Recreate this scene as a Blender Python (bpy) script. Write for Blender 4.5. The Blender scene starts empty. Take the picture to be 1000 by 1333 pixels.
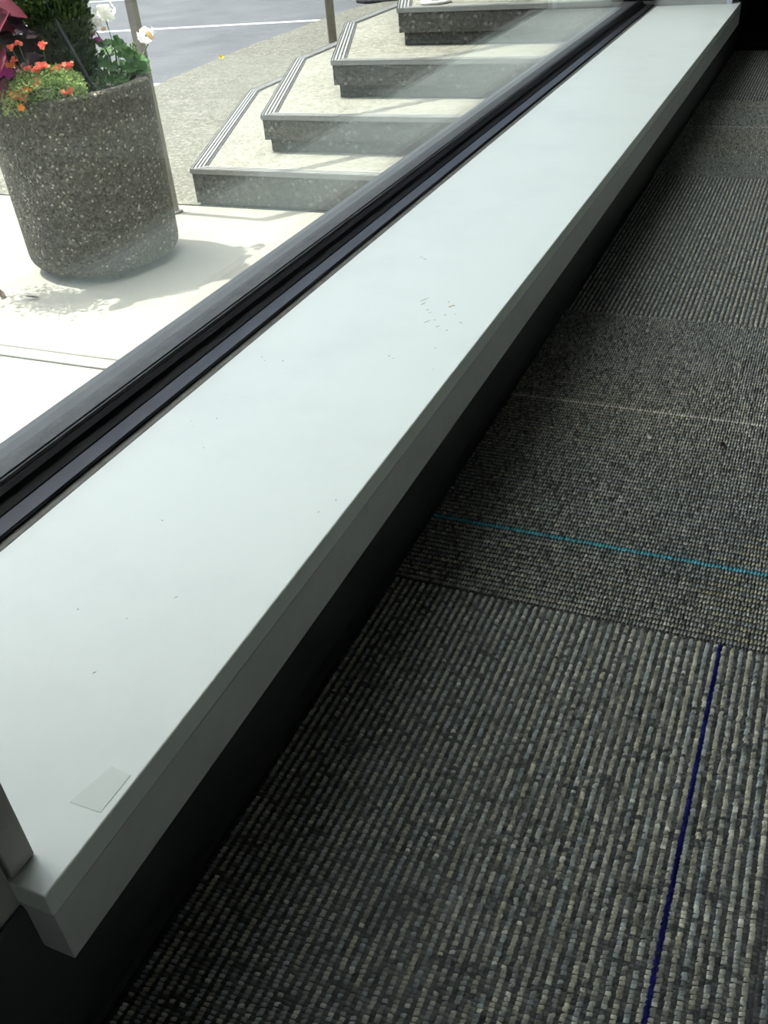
import bpy, bmesh, math, random
import numpy as np
from mathutils import Vector, Matrix

scene = bpy.context.scene
col = scene.collection
random.seed(7)
R = math.radians

# ------------------------------------------------------------------ camera
cam_data = bpy.data.cameras.new('camera')
cam = bpy.data.objects.new('camera', cam_data)
col.objects.link(cam)
cam_data.sensor_fit = 'HORIZONTAL'
cam_data.sensor_width = 36.0
cam_data.lens = 36.0 * 1217.24 / 1000.0
cam_data.clip_start = 0.02
YAW, PITCH, ROLL = 0.464753074, 0.965936135, -0.0974555377
cam.matrix_world = (Matrix.Translation((0, 0, 0.51)) @ Matrix.Rotation(YAW, 4, 'Z')
                    @ Matrix.Rotation(PITCH, 4, 'X') @ Matrix.Rotation(ROLL, 4, 'Z'))
scene.camera = cam

# ------------------------------------------------------------------ sky, sun, exposure
TO_SUN = Vector((-0.46, 0.03, 1.0)).normalized()
world = bpy.data.worlds.new('sky')
scene.world = world
world.use_nodes = True
wn = world.node_tree
bg = wn.nodes['Background']
sky = wn.nodes.new('ShaderNodeTexSky')
sky.sky_type = 'NISHITA'
sky.sun_disc = False
sky.sun_elevation = math.asin(TO_SUN.z)
sky.sun_rotation = math.atan2(TO_SUN.x, TO_SUN.y)
sky.air_density = 1.0
sky.dust_density = 4.5
wn.links.new(sky.outputs[0], bg.inputs[0])
bg.inputs[1].default_value = 0.55

sun_data = bpy.data.lights.new('sun', 'SUN')
sun_data.energy = 10.0
sun_data.color = (1.0, 0.965, 0.88)
sun_data.angle = R(0.53)
sun = bpy.data.objects.new('sun', sun_data)
col.objects.link(sun)
sun.rotation_euler = TO_SUN.to_track_quat('Z', 'Y').to_euler()
sun.location = (-3, 0, 8)

scene.view_settings.view_transform = 'Standard'
scene.view_settings.look = 'None'
scene.view_settings.gamma = 1.0
scene.view_settings.use_curve_mapping = False
scene.view_settings.exposure = 0.0
scene.cycles.use_denoising = True
scene.cycles.transparent_max_bounces = 24
scene.cycles.max_bounces = 10
scene.cycles.caustics_reflective = False
scene.cycles.caustics_refractive = False
scene.cycles.sample_clamp_indirect = 12.0

# ------------------------------------------------------------------ helpers
def props(o, label=None, cat=None, group=None, kind=None):
    if label: o['label'] = label
    if cat: o['category'] = cat
    if group: o['group'] = group
    if kind: o['kind'] = kind
    return o

def empty(name, loc, label=None, cat=None, group=None, kind=None):
    o = bpy.data.objects.new(name, None)
    o.empty_display_size = 0.05
    o.location = loc
    col.objects.link(o)
    return props(o, label, cat, group, kind)

def link(name, me, parent=None, mats=None):
    o = bpy.data.objects.new(name, me)
    col.objects.link(o)
    if parent is not None:
        o.parent = parent
        if parent.type == 'EMPTY':
            o.location = -Vector(parent.location)
    for m in (mats or []):
        if m.name not in [x.name for x in me.materials if x]:
            me.materials.append(m)
    return o

class MB:
    """collects polygons in world coordinates"""
    def __init__(s):
        s.v, s.f, s.m = [], [], []
    def add(s, vs, fs, mi=0):
        b = len(s.v)
        s.v += [tuple(v) for v in vs]
        s.f += [tuple(i + b for i in f) for f in fs]
        s.m += [mi] * len(fs)
        return s
    def box(s, x0, x1, y0, y1, z0, z1, mi=0):
        vs = [(x0,y0,z0),(x1,y0,z0),(x1,y1,z0),(x0,y1,z0),(x0,y0,z1),(x1,y0,z1),(x1,y1,z1),(x0,y1,z1)]
        return s.add(vs, [(0,3,2,1),(4,5,6,7),(0,1,5,4),(1,2,6,5),(2,3,7,6),(3,0,4,7)], mi)
    def prism(s, poly, z0, z1, mi=0):
        """ccw polygon in xy"""
        n = len(poly)
        vs = [(x, y, z0) for x, y in poly] + [(x, y, z1) for x, y in poly]
        fs = [tuple(range(n-1, -1, -1)), tuple(range(n, 2*n))]
        fs += [(i, (i+1) % n, n + (i+1) % n, n + i) for i in range(n)]
        return s.add(vs, fs, mi)
    def extrude_y(s, prof, y0, y1, mi=0):
        """profile of (x, z) swept along y"""
        n = len(prof)
        vs = [(x, y0, z) for x, z in prof] + [(x, y1, z) for x, z in prof]
        fs = [tuple(range(n)), tuple(range(2*n-1, n-1, -1))]
        fs += [(i, n + i, n + (i+1) % n, (i+1) % n) for i in range(n)]
        return s.add(vs, fs, mi)
    def tube(s, pts, rad, n=10, mi=0, square=False):
        pts = [Vector(p) for p in pts]
        rs = rad if isinstance(rad, (list, tuple)) else [rad] * len(pts)
        rings = []
        up = Vector((0, 0, 1))
        for i, p in enumerate(pts):
            a = pts[max(i-1, 0)]; b = pts[min(i+1, len(pts)-1)]
            d = (b - a).normalized()
            u = d.cross(up)
            if u.length < 1e-3: u = d.cross(Vector((0, 1, 0)))
            u.normalize(); w = u.cross(d).normalized()
            rings.append([p + rs[i] * (math.cos(t) * u + math.sin(t) * w)
                          for t in [2 * math.pi * (k + (0.5 if square else 0)) / n for k in range(n)]])
        vs = [v for r in rings for v in r]
        fs = []
        for i in range(len(rings) - 1):
            for k in range(n):
                k2 = (k + 1) % n
                fs.append((i*n + k, i*n + k2, (i+1)*n + k2, (i+1)*n + k))
        fs.append(tuple(range(n-1, -1, -1)))
        fs.append(tuple((len(rings)-1)*n + k for k in range(n)))
        return s.add(vs, fs, mi)
    def mesh(s, name, mats, smooth=False):
        me = bpy.data.meshes.new(name)
        me.from_pydata(s.v, [], s.f)
        for m in mats: me.materials.append(m)
        if len(mats) > 1:
            me.polygons.foreach_set('material_index', s.m)
        if smooth:
            me.polygons.foreach_set('use_smooth', [True] * len(me.polygons))
        bm = bmesh.new(); bm.from_mesh(me)
        bmesh.ops.recalc_face_normals(bm, faces=bm.faces)
        bm.to_mesh(me); bm.free()
        me.update()
        return me
    def obj(s, name, mats, parent=None, smooth=False, bevel=0.0, seg=2):
        if not isinstance(mats, (list, tuple)): mats = [mats]
        me = s.mesh(name, mats, smooth)
        if bevel:
            bm = bmesh.new(); bm.from_mesh(me)
            bmesh.ops.remove_doubles(bm, verts=bm.verts, dist=1e-6)
            es = [e for e in bm.edges if len(e.link_faces) == 2 and e.calc_face_angle(0) > 0.3]
            bmesh.ops.bevel(bm, geom=es, offset=bevel, segments=seg, profile=0.5, affect='EDGES')
            bm.to_mesh(me); bm.free()
            me.polygons.foreach_set('use_smooth', [False] * len(me.polygons))
        return link(name, me, parent)

# ------------------------------------------------------------------ materials
def new_mat(name):
    m = bpy.data.materials.new(name)
    m.use_nodes = True
    nt = m.node_tree
    return m, nt, nt.nodes['Principled BSDF']

def nd(nt, kind, **kw):
    n = nt.nodes.new(kind)
    for k, v in kw.items():
        if k.startswith('i_'):
            n.inputs[k[2:].replace('_', ' ')].default_value = v
        else:
            setattr(n, k, v)
    return n

def plain(name, c, rough=0.5, metal=0.0, spec=0.5, noise=0.0, nscale=30.0, bump=0.0, bscale=200.0):
    m, nt, b = new_mat(name)
    b.inputs['Base Color'].default_value = (*c, 1)
    b.inputs['Roughness'].default_value = rough
    b.inputs['Metallic'].default_value = metal
    b.inputs['Specular IOR Level'].default_value = spec
    tc = nd(nt, 'ShaderNodeTexCoord')
    if noise:
        n = nd(nt, 'ShaderNodeTexNoise', i_Scale=nscale, i_Detail=6.0, i_Roughness=0.6)
        nt.links.new(tc.outputs['Object'], n.inputs['Vector'])
        r = nd(nt, 'ShaderNodeValToRGB')
        r.color_ramp.elements[0].position = 0.3
        r.color_ramp.elements[1].position = 0.7
        r.color_ramp.elements[0].color = (*[max(0, x * (1 - noise)) for x in c], 1)
        r.color_ramp.elements[1].color = (*[min(1, x * (1 + noise)) for x in c], 1)
        nt.links.new(n.outputs['Fac'], r.inputs['Fac'])
        nt.links.new(r.outputs['Color'], b.inputs['Base Color'])
    if bump:
        n2 = nd(nt, 'ShaderNodeTexNoise', i_Scale=bscale, i_Detail=4.0)
        nt.links.new(tc.outputs['Object'], n2.inputs['Vector'])
        bp = nd(nt, 'ShaderNodeBump', i_Strength=bump, i_Distance=0.002)
        nt.links.new(n2.outputs['Fac'], bp.inputs['Height'])
        nt.links.new(bp.outputs['Normal'], b.inputs['Normal'])
    return m

def aggregate(name, stops, scale, bump, dist=0.004, big=0.12, rough=0.85):
    """exposed stone aggregate: a random tone per pebble, raised pebbles"""
    m, nt, b = new_mat(name)
    b.inputs['Roughness'].default_value = rough
    b.inputs['Specular IOR Level'].default_value = 0.25
    tc = nd(nt, 'ShaderNodeTexCoord')
    v = nd(nt, 'ShaderNodeTexVoronoi', i_Scale=scale)
    nt.links.new(tc.outputs['Object'], v.inputs['Vector'])
    sep = nd(nt, 'ShaderNodeSeparateColor')
    nt.links.new(v.outputs['Color'], sep.inputs[0])
    r = nd(nt, 'ShaderNodeValToRGB')
    while len(r.color_ramp.elements) < len(stops):
        r.color_ramp.elements.new(0.5)
    for e, (p, c) in zip(r.color_ramp.elements, stops):
        e.position = p; e.color = (*c, 1)
    nt.links.new(sep.outputs[0], r.inputs['Fac'])
    n = nd(nt, 'ShaderNodeTexNoise', i_Scale=3.5, i_Detail=5.0)
    nt.links.new(tc.outputs['Object'], n.inputs['Vector'])
    mr = nd(nt, 'ShaderNodeMapRange')
    mr.inputs['To Min'].default_value = 1 - big * 2
    mr.inputs['To Max'].default_value = 1 + big * 2
    nt.links.new(n.outputs['Fac'], mr.inputs['Value'])
    mx = nd(nt, 'ShaderNodeMix', data_type='RGBA', blend_type='MULTIPLY')
    mx.inputs['Factor'].default_value = 1.0
    nt.links.new(r.outputs['Color'], mx.inputs['A'])
    nt.links.new(mr.outputs['Result'], mx.inputs['B'])
    nt.links.new(mx.outputs['Result'], b.inputs['Base Color'])
    inv = nd(nt, 'ShaderNodeMath', operation='SUBTRACT')
    inv.inputs[0].default_value = 1.0
    nt.links.new(v.outputs['Distance'], inv.inputs[1])
    bp = nd(nt, 'ShaderNodeBump', i_Strength=bump, i_Distance=dist)
    nt.links.new(inv.outputs[0], bp.inputs['Height'])
    nt.links.new(bp.outputs['Normal'], b.inputs['Normal'])
    return m

def glass_mat():
    m = bpy.data.materials.new('window_glass')
    m.use_nodes = True
    nt = m.node_tree
    nt.nodes.clear()
    out = nd(nt, 'ShaderNodeOutputMaterial')
    tr = nd(nt, 'ShaderNodeBsdfTransparent')
    tr.inputs['Color'].default_value = (0.975, 0.992, 0.982, 1)
    gl = nd(nt, 'ShaderNodeBsdfGlossy')
    gl.inputs['Roughness'].default_value = 0.0
    gl.inputs['Color'].default_value = (1, 1, 1, 1)
    geo = nd(nt, 'ShaderNodeNewGeometry')
    ior = nd(nt, 'ShaderNodeMapRange')
    ior.inputs['To Min'].default_value = 1.48
    ior.inputs['To Max'].default_value = 1.0 / 1.48
    nt.links.new(geo.outputs['Backfacing'], ior.inputs['Value'])
    fr = nd(nt, 'ShaderNodeFresnel')
    nt.links.new(ior.outputs['Result'], fr.inputs['IOR'])
    mix = nd(nt, 'ShaderNodeMixShader')
    nt.links.new(fr.outputs[0], mix.inputs[0])
    nt.links.new(tr.outputs[0], mix.inputs[1])
    nt.links.new(gl.outputs[0], mix.inputs[2])
    nt.links.new(mix.outputs[0], out.inputs[0])
    return m

def canvas_mat():
    m = bpy.data.materials.new('diffuser_canvas')
    m.use_nodes = True
    nt = m.node_tree
    nt.nodes.clear()
    out = nd(nt, 'ShaderNodeOutputMaterial')
    d = nd(nt, 'ShaderNodeBsdfDiffuse'); d.inputs['Color'].default_value = (0.92, 0.93, 0.91, 1)
    t = nd(nt, 'ShaderNodeBsdfTranslucent'); t.inputs['Color'].default_value = (0.93, 0.95, 0.93, 1)
    mix = nd(nt, 'ShaderNodeMixShader'); mix.inputs[0].default_value = 0.88
    nt.links.new(d.outputs[0], mix.inputs[1]); nt.links.new(t.outputs[0], mix.inputs[2])
    nt.links.new(mix.outputs[0], out.inputs[0])
    return m

def yarn_mat():
    m, nt, b = new_mat('carpet_yarn')
    a = nd(nt, 'ShaderNodeAttribute', attribute_name='yarn')
    tc = nd(nt, 'ShaderNodeTexCoord')
    n = nd(nt, 'ShaderNodeTexNoise', i_Scale=1500.0, i_Detail=2.0)
    nt.links.new(tc.outputs['Object'], n.inputs['Vector'])
    mr = nd(nt, 'ShaderNodeMapRange')
    mr.inputs['To Min'].default_value = 0.65
    mr.inputs['To Max'].default_value = 1.35
    nt.links.new(n.outputs['Fac'], mr.inputs['Value'])
    mx = nd(nt, 'ShaderNodeMix', data_type='RGBA', blend_type='MULTIPLY')
    mx.inputs['Factor'].default_value = 1.0
    nt.links.new(a.outputs['Color'], mx.inputs['A'])
    nt.links.new(mr.outputs['Result'], mx.inputs['B'])
    nt.links.new(mx.outputs['Result'], b.inputs['Base Color'])
    b.inputs['Roughness'].default_value = 0.75
    b.inputs['Specular IOR Level'].default_value = 0.3
    return m

def leaf_mat(name, c, c2, rough=0.45, transl=0.3, spec=0.35):
    m, nt, b = new_mat(name)
    tc = nd(nt, 'ShaderNodeTexCoord')
    n = nd(nt, 'ShaderNodeTexNoise', i_Scale=22.0, i_Detail=3.0)
    nt.links.new(tc.outputs['Object'], n.inputs['Vector'])
    oi = nd(nt, 'ShaderNodeObjectInfo')
    ad = nd(nt, 'ShaderNodeMath', operation='MULTIPLY_ADD')
    ad.inputs[1].default_value = 0.5
    nt.links.new(oi.outputs['Random'], ad.inputs[0])
    nt.links.new(n.outputs['Fac'], ad.inputs[2])
    r = nd(nt, 'ShaderNodeValToRGB')
    r.color_ramp.elements[0].position = 0.35; r.color_ramp.elements[0].color = (*c, 1)
    r.color_ramp.elements[1].position = 0.95; r.color_ramp.elements[1].color = (*c2, 1)
    nt.links.new(ad.outputs[0], r.inputs['Fac'])
    nt.links.new(r.outputs['Color'], b.inputs['Base Color'])
    b.inputs['Roughness'].default_value = rough
    b.inputs['Specular IOR Level'].default_value = spec
    tl = nd(nt, 'ShaderNodeBsdfTranslucent')
    nt.links.new(r.outputs['Color'], tl.inputs['Color'])
    mix = nd(nt, 'ShaderNodeMixShader'); mix.inputs[0].default_value = transl
    out = nt.nodes['Material Output']
    nt.links.new(b.outputs[0], mix.inputs[1]); nt.links.new(tl.outputs[0], mix.inputs[2])
    nt.links.new(mix.outputs[0], out.inputs[0])
    return m

def laminate_mat():
    m, nt, b = new_mat('white_laminate')
    tc = nd(nt, 'ShaderNodeTexCoord')
    n = nd(nt, 'ShaderNodeTexNoise', i_Scale=6.0, i_Detail=8.0, i_Roughness=0.65)
    nt.links.new(tc.outputs['Object'], n.inputs['Vector'])
    r = nd(nt, 'ShaderNodeValToRGB')
    r.color_ramp.elements[0].position = 0.30; r.color_ramp.elements[0].color = (0.735, 0.785, 0.745, 1)
    r.color_ramp.elements[1].position = 0.52; r.color_ramp.elements[1].color = (0.780, 0.835, 0.785, 1)
    nt.links.new(n.outputs['Fac'], r.inputs['Fac'])
    # small grey specks of wear
    v = nd(nt, 'ShaderNodeTexVoronoi', i_Scale=46.0)
    nt.links.new(tc.outputs['Object'], v.inputs['Vector'])
    lt = nd(nt, 'ShaderNodeMath', operation='LESS_THAN'); lt.inputs[1].default_value = 0.035
    nt.links.new(v.outputs['Distance'], lt.inputs[0])
    sep = nd(nt, 'ShaderNodeSeparateColor'); nt.links.new(v.outputs['Color'], sep.inputs[0])
    gt = nd(nt, 'ShaderNodeMath', operation='GREATER_THAN'); gt.inputs[1].default_value = 0.95
    nt.links.new(sep.outputs[0], gt.inputs[0])
    mu = nd(nt, 'ShaderNodeMath', operation='MULTIPLY')
    nt.links.new(lt.outputs[0], mu.inputs[0]); nt.links.new(gt.outputs[0], mu.inputs[1])
    m2 = nd(nt, 'ShaderNodeMath', operation='MULTIPLY'); m2.inputs[1].default_value = 0.35
    nt.links.new(mu.outputs[0], m2.inputs[0])
    mx = nd(nt, 'ShaderNodeMix', data_type='RGBA')
    mx.inputs['B'].default_value = (0.30, 0.31, 0.29, 1)
    nt.links.new(m2.outputs[0], mx.inputs['Factor'])
    nt.links.new(r.outputs['Color'], mx.inputs['A'])
    nt.links.new(mx.outputs['Result'], b.inputs['Base Color'])
    b.inputs['Roughness'].default_value = 0.42
    b.inputs['Specular IOR Level'].default_value = 0.4
    return m

M = {}
M['laminate'] = laminate_mat()
M['edge_band'] = plain('white_edge_band', (0.60, 0.62, 0.61), 0.5, noise=0.05, nscale=60)
M['paint'] = plain('warm_grey_wall_paint', (0.42, 0.415, 0.385), 0.7, noise=0.04, nscale=12, bump=0.15, bscale=350)
M['paint_pale'] = plain('pale_lilac_paint', (0.60, 0.60, 0.66), 0.6)
M['ceiling'] = plain('ceiling_grey', (0.30, 0.30, 0.30), 0.8)
M['dark_wall'] = plain('dark_wall_paint', (0.10, 0.10, 0.10), 0.7)
M['rubber'] = plain('black_vinyl', (0.050, 0.054, 0.058), 0.5, spec=0.5, bump=0.1, bscale=120)
M['frame'] = plain('dark_bronze_aluminium', (0.0045, 0.0045, 0.005), 0.55, spec=0.12, noise=0.25, nscale=40)
M['frame_top'] = plain('dark_bronze_top', (0.018, 0.017, 0.022), 0.42, spec=0.30, noise=0.3, nscale=25)
M['gasket'] = plain('black_gasket', (0.006, 0.007, 0.007), 0.65)
M['spacer'] = plain('dusty_grey_spacer', (0.085, 0.088, 0.090), 0.65, spec=0.2, noise=0.2, nscale=50, bump=0.2, bscale=300)
M['outer_bead'] = plain('weathered_grey_aluminium', (0.050, 0.053, 0.056), 0.6, spec=0.25, noise=0.2, nscale=30)
M['caulk'] = plain('grey_caulk', (0.17, 0.18, 0.165), 0.6, noise=0.3, nscale=60)
M['glass'] = glass_mat()
M['canvas'] = canvas_mat()
M['yarn'] = yarn_mat()
M['backing'] = plain('carpet_backing', (0.010, 0.011, 0.010), 0.9)
M['mat'] = plain('walk_off_mat', (0.012, 0.012, 0.012), 0.95)
M['concrete'] = plain('smooth_concrete', (0.245, 0.238, 0.205), 0.85, noise=0.10, nscale=5, bump=0.25, bscale=250)
M['joint'] = plain('joint_dirt', (0.10, 0.095, 0.085), 0.9)
M['agg_light'] = aggregate('pale_pebble_concrete', [(0.0, (0.070, 0.068, 0.054)), (0.35, (0.120, 0.117, 0.095)), (0.8, (0.150, 0.147, 0.120)), (1.0, (0.23, 0.225, 0.195))], 75, 0.10, 0.002, 0.10)
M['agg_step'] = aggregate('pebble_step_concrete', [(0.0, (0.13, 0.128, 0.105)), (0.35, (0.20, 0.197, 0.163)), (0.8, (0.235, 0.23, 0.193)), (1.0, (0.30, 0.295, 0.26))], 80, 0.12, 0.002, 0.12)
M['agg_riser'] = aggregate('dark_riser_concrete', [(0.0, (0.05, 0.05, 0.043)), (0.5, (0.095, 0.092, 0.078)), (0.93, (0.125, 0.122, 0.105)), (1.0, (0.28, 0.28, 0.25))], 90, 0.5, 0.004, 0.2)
M['agg_planter'] = aggregate('brown_pebble_concrete', [(0.0, (0.036, 0.033, 0.026)), (0.5, (0.078, 0.071, 0.056)), (0.88, (0.115, 0.104, 0.080)), (0.96, (0.19, 0.175, 0.14)), (1.0, (0.42, 0.40, 0.34))], 150, 0.8, 0.004, 0.12)
M['nosing'] = plain('grey_nosing_metal', (0.235, 0.235, 0.22), 0.55, noise=0.15, nscale=30)
M['nosing_groove'] = plain('dark_nosing_groove', (0.035, 0.037, 0.04), 0.8)
M['asphalt'] = plain('asphalt', (0.080, 0.083, 0.090), 0.9, noise=0.22, nscale=1.6, bump=0.4, bscale=120)
M['line_paint'] = plain('white_line_paint', (0.55, 0.55, 0.53), 0.8, noise=0.12, nscale=30)
M['bronze'] = plain('bronze_paint', (0.24, 0.22, 0.185), 0.5, spec=0.4, noise=0.15, nscale=15)
M['soil'] = plain('dark_soil', (0.018, 0.013, 0.010), 0.95, noise=0.5, nscale=60, bump=1.0, bscale=90)
M['tube'] = plain('black_tube', (0.012, 0.015, 0.018), 0.4)
M['facade'] = plain('facade_panel', (0.25, 0.25, 0.24), 0.8)
M['tape'] = plain('old_tape', (0.63, 0.69, 0.63), 0.35)
M['scuff'] = plain('scuff_grey', (0.34, 0.34, 0.30), 0.8)
M['scuff_tan'] = plain('scuff_tan', (0.42, 0.36, 0.20), 0.8)
M['crumb_white'] = plain('crumb_white', (0.75, 0.74, 0.68), 0.8)
M['crumb_tan'] = plain('crumb_tan', (0.40, 0.30, 0.14), 0.8)
M['crumb_dark'] = plain('crumb_dark', (0.02, 0.015, 0.01), 0.8)
M['conifer'] = leaf_mat('conifer_green', (0.020, 0.044, 0.014), (0.085, 0.140, 0.028), 0.6, 0.2)
M['bark'] = plain('bark', (0.05, 0.035, 0.022), 0.9, noise=0.3)
M['geranium'] = leaf_mat('geranium_green', (0.022, 0.075, 0.022), (0.075, 0.19, 0.04), 0.5, 0.25)
M['stem'] = leaf_mat('stem_green', (0.06, 0.13, 0.03), (0.12, 0.20, 0.06), 0.5, 0.1)
M['feather'] = leaf_mat('feathery_green', (0.10, 0.19, 0.05), (0.32, 0.42, 0.15), 0.5, 0.4)
M['burgundy'] = leaf_mat('burgundy_leaf', (0.050, 0.009, 0.019), (0.15, 0.026, 0.046), 0.55, 0.3, 0.15)
M['purple'] = leaf_mat('dark_purple_leaf', (0.010, 0.004, 0.009), (0.030, 0.010, 0.022), 0.65, 0.1, 0.08)
M['coral'] = leaf_mat('coral_petal', (0.80, 0.09, 0.075), (0.90, 0.22, 0.14), 0.6, 0.35)
M['orange'] = leaf_mat('orange_petal', (0.80, 0.19, 0.02), (0.85, 0.28, 0.05), 0.6, 0.35)
M['white_petal'] = leaf_mat('white_petal', (0.86, 0.86, 0.80), (0.92, 0.92, 0.88), 0.6, 0.55)
M['peach_petal'] = leaf_mat('peach_petal', (0.75, 0.48, 0.25), (0.80, 0.55, 0.32), 0.6, 0.35)
M['magenta'] = leaf_mat('magenta_petal', (0.50, 0.015, 0.33), (0.62, 0.03, 0.42), 0.6, 0.35)
M['yellow'] = plain('yellow_petal', (0.75, 0.62, 0.04), 0.6)
M['car_blue'] = plain('blue_car_paint', (0.16, 0.23, 0.34), 0.25, spec=0.6)
M['car_dark'] = plain('car_black_plastic', (0.012, 0.012, 0.014), 0.5)
M['car_glass'] = plain('car_dark_glass', (0.02, 0.025, 0.03), 0.08)
M['car_lamp'] = plain('car_lamp_lens', (0.7, 0.72, 0.74), 0.1)
M['chrome'] = plain('wheel_alloy', (0.5, 0.5, 0.52), 0.3, metal=1.0)

# ------------------------------------------------------------------ structure: room shell
GZ = -0.59                      # pavement level outside
SZ = 0.1375                     # ledge top
WX = -0.290                     # room face of the window wall
YN, YF = 0.172, 2.870           # window opening along the wall
HEAD = 2.90
CEIL = 3.0

floor = MB().box(-0.60, 4.2, -2.4, 7.2, -0.16, -0.006).obj('floor', M['backing'])
props(floor, kind='structure')
w = MB()
w.box(-0.60, WX, 0.155, 2.897, GZ - 0.1, 0.084)            # below the window
w.box(-0.60, WX, -0.14, 0.155, GZ - 0.1, CEIL)             # the pillar nearer than the window
w.box(-0.60, WX, -2.4, -0.14, GZ - 0.1, -0.006)
w.box(-0.60, WX, -2.4, -0.14, HEAD, CEIL)
w.box(-0.60, WX, 2.897, 7.2, GZ - 0.1, CEIL)               # beyond the window
w.box(-0.60, WX, 0.155, 2.897, HEAD, CEIL)                 # above the window
props(w.obj('wall_left', M['paint']), kind='structure')
props(MB().box(4.2, 4.3, -2.4, 7.2, -0.1, CEIL).obj('wall_right', M['dark_wall']), kind='structure')
props(MB().box(-0.6, 4.3, -2.5, -2.4, -0.1, CEIL).obj('wall_back', M['dark_wall']), kind='structure')
props(MB().box(-0.6, 4.3, 7.2, 7.3, -0.1, CEIL).obj('wall_far', M['dark_wall']), kind='structure')
props(MB().box(-0.6, 4.3, -2.5, 7.3, CEIL, CEIL + 0.1).obj('ceiling', M['ceiling']), kind='structure')

# end pieces of the wall beside the window opening, standing on the ledge
j1 = MB().box(-0.486, WX + 0.0015, 0.157, YN, SZ, HEAD).obj('trim_1', M['paint'], bevel=0.0012)
props(j1, kind='structure')
j2 = MB().box(-0.486, WX - 0.012, YF, 2.897, SZ, HEAD).obj('trim_2', M['paint'])
props(j2, kind='structure')
j3 = MB().box(WX - 0.012, WX + 0.0015, YF, 2.897, SZ, HEAD).obj('trim_3', M['paint_pale'], bevel=0.0012)
props(j3, kind='structure')

# black vinyl cove base with a small toe
b = MB()
for y0, y1, zt in ((-0.14, 0.155, 0.12), (0.155, 2.897, 0.0838), (2.897, 7.2, 0.12)):
    prof = [(WX, 0.0), (WX + 0.0062, 0.0), (WX + 0.0062, 0.0022), (WX + 0.0045, 0.006), (WX + 0.0032, 0.014), (WX + 0.0028, zt - 0.003), (WX + 0.0016, zt), (WX, zt)]
    b.extrude_y(prof, y0, y1)
props(b.obj('baseboard_left', M['rubber']), kind='structure')

# ------------------------------------------------------------------ window
wf = MB().extrude_y([(-0.5265, 0.090), (-0.487, 0.090), (-0.487, 0.1409), (-0.4885, 0.1416), (-0.5045, 0.1420), (-0.5055, 0.1405), (-0.5065, 0.1425),
                     (-0.5150, 0.1448), (-0.5162, 0.1490), (-0.5215, 0.1512), (-0.5225, 0.1512), (-0.5225, 0.145), (-0.5265, 0.145)], YN, YF)
win = props(wf.obj('window_1', M['frame']), kind='structure')
MB().extrude_y([(-0.5042, 0.1420), (-0.4886, 0.1416), (-0.4886, 0.1422), (-0.5042, 0.1426)], YN, YF).obj('frame_cap', M['frame_top'], win)
MB().extrude_y([(-0.5264, 0.1450), (-0.5226, 0.1450), (-0.5226, 0.1518), (-0.5245, 0.1535), (-0.5264, 0.1535)], YN, YF).obj('gasket', M['gasket'], win)
MB().box(-0.5326, -0.5266, YN + 0.004, YF - 0.004, 0.146, HEAD - 0.02).obj('glass_pane', M['glass'], win)
MB().box(-0.5506, -0.5446, YN + 0.004, YF - 0.004, 0.1495, HEAD - 0.02).obj('glass_pane', M['glass'], win)
MB().box(-0.5506, -0.5327, YN, YF, 0.120, 0.1510).obj('spacer_bar', M['spacer'], win)
MB().extrude_y([(-0.600, 0.090), (-0.5507, 0.090), (-0.5507, 0.1505), (-0.574, 0.1488), (-0.5745, 0.132), (-0.600, 0.126)], YN, YF).obj('outer_bead', M['outer_bead'], win)
MB().box(-0.600, -0.487, YN, YN + 0.012, 0.152, HEAD - 0.02).obj('side_stile', M['frame'], win)
MB().box(-0.600, -0.487, YF - 0.012, YF, 0.152, HEAD - 0.02).obj('side_stile', M['frame'], win)
MB().box(-0.600, -0.487, YN, YF, HEAD - 0.03, HEAD).obj('head_rail', M['frame'], win)
MB().extrude_y([(-0.4868, 0.132), (-0.4815, 0.132), (-0.4813, 0.1376), (-0.4825, 0.1380), (-0.4845, 0.1384), (-0.4868, 0.1390)], YN, YF).obj('caulk_bead', M['caulk'], win)

# unseen full-height window past the pillar, added to light the near carpet
w2 = MB()
for y0, y1, z0, z1 in ((-2.4, -0.14, 0.0, 0.06), (-2.4, -0.14, HEAD - 0.05, HEAD), (-0.17, -0.14, 0.06, HEAD - 0.05), (-2.4, -2.35, 0.06, HEAD - 0.05)):
    w2.box(-0.575, -0.50, y0, y1, z0, z1)
win2 = props(w2.obj('added_window', M['frame']), kind='structure')
MB().box(-0.5506, -0.5446, -2.36, -0.165, 0.055, HEAD - 0.04).obj('glass_pane', M['glass'], win2)

# ------------------------------------------------------------------ the ledge
ledge = empty('window_ledge', (-0.38, 1.5, 0.084), 'long white laminate window ledge along the glass, overhanging the black base', 'ledge')
prof_y = (0.155, 2.897)
MB().box(-0.4814, -0.2685, prof_y[0], prof_y[1], 0.1219, SZ).obj('top_board', M['laminate'], ledge, bevel=0.0009, seg=2)
MB().box(-0.4800, -0.2686, prof_y[0] + 0.0003, prof_y[1] - 0.0003, 0.086, 0.1219).obj('lower_board', M['edge_band'], ledge, bevel=0.0003, seg=1)
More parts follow.
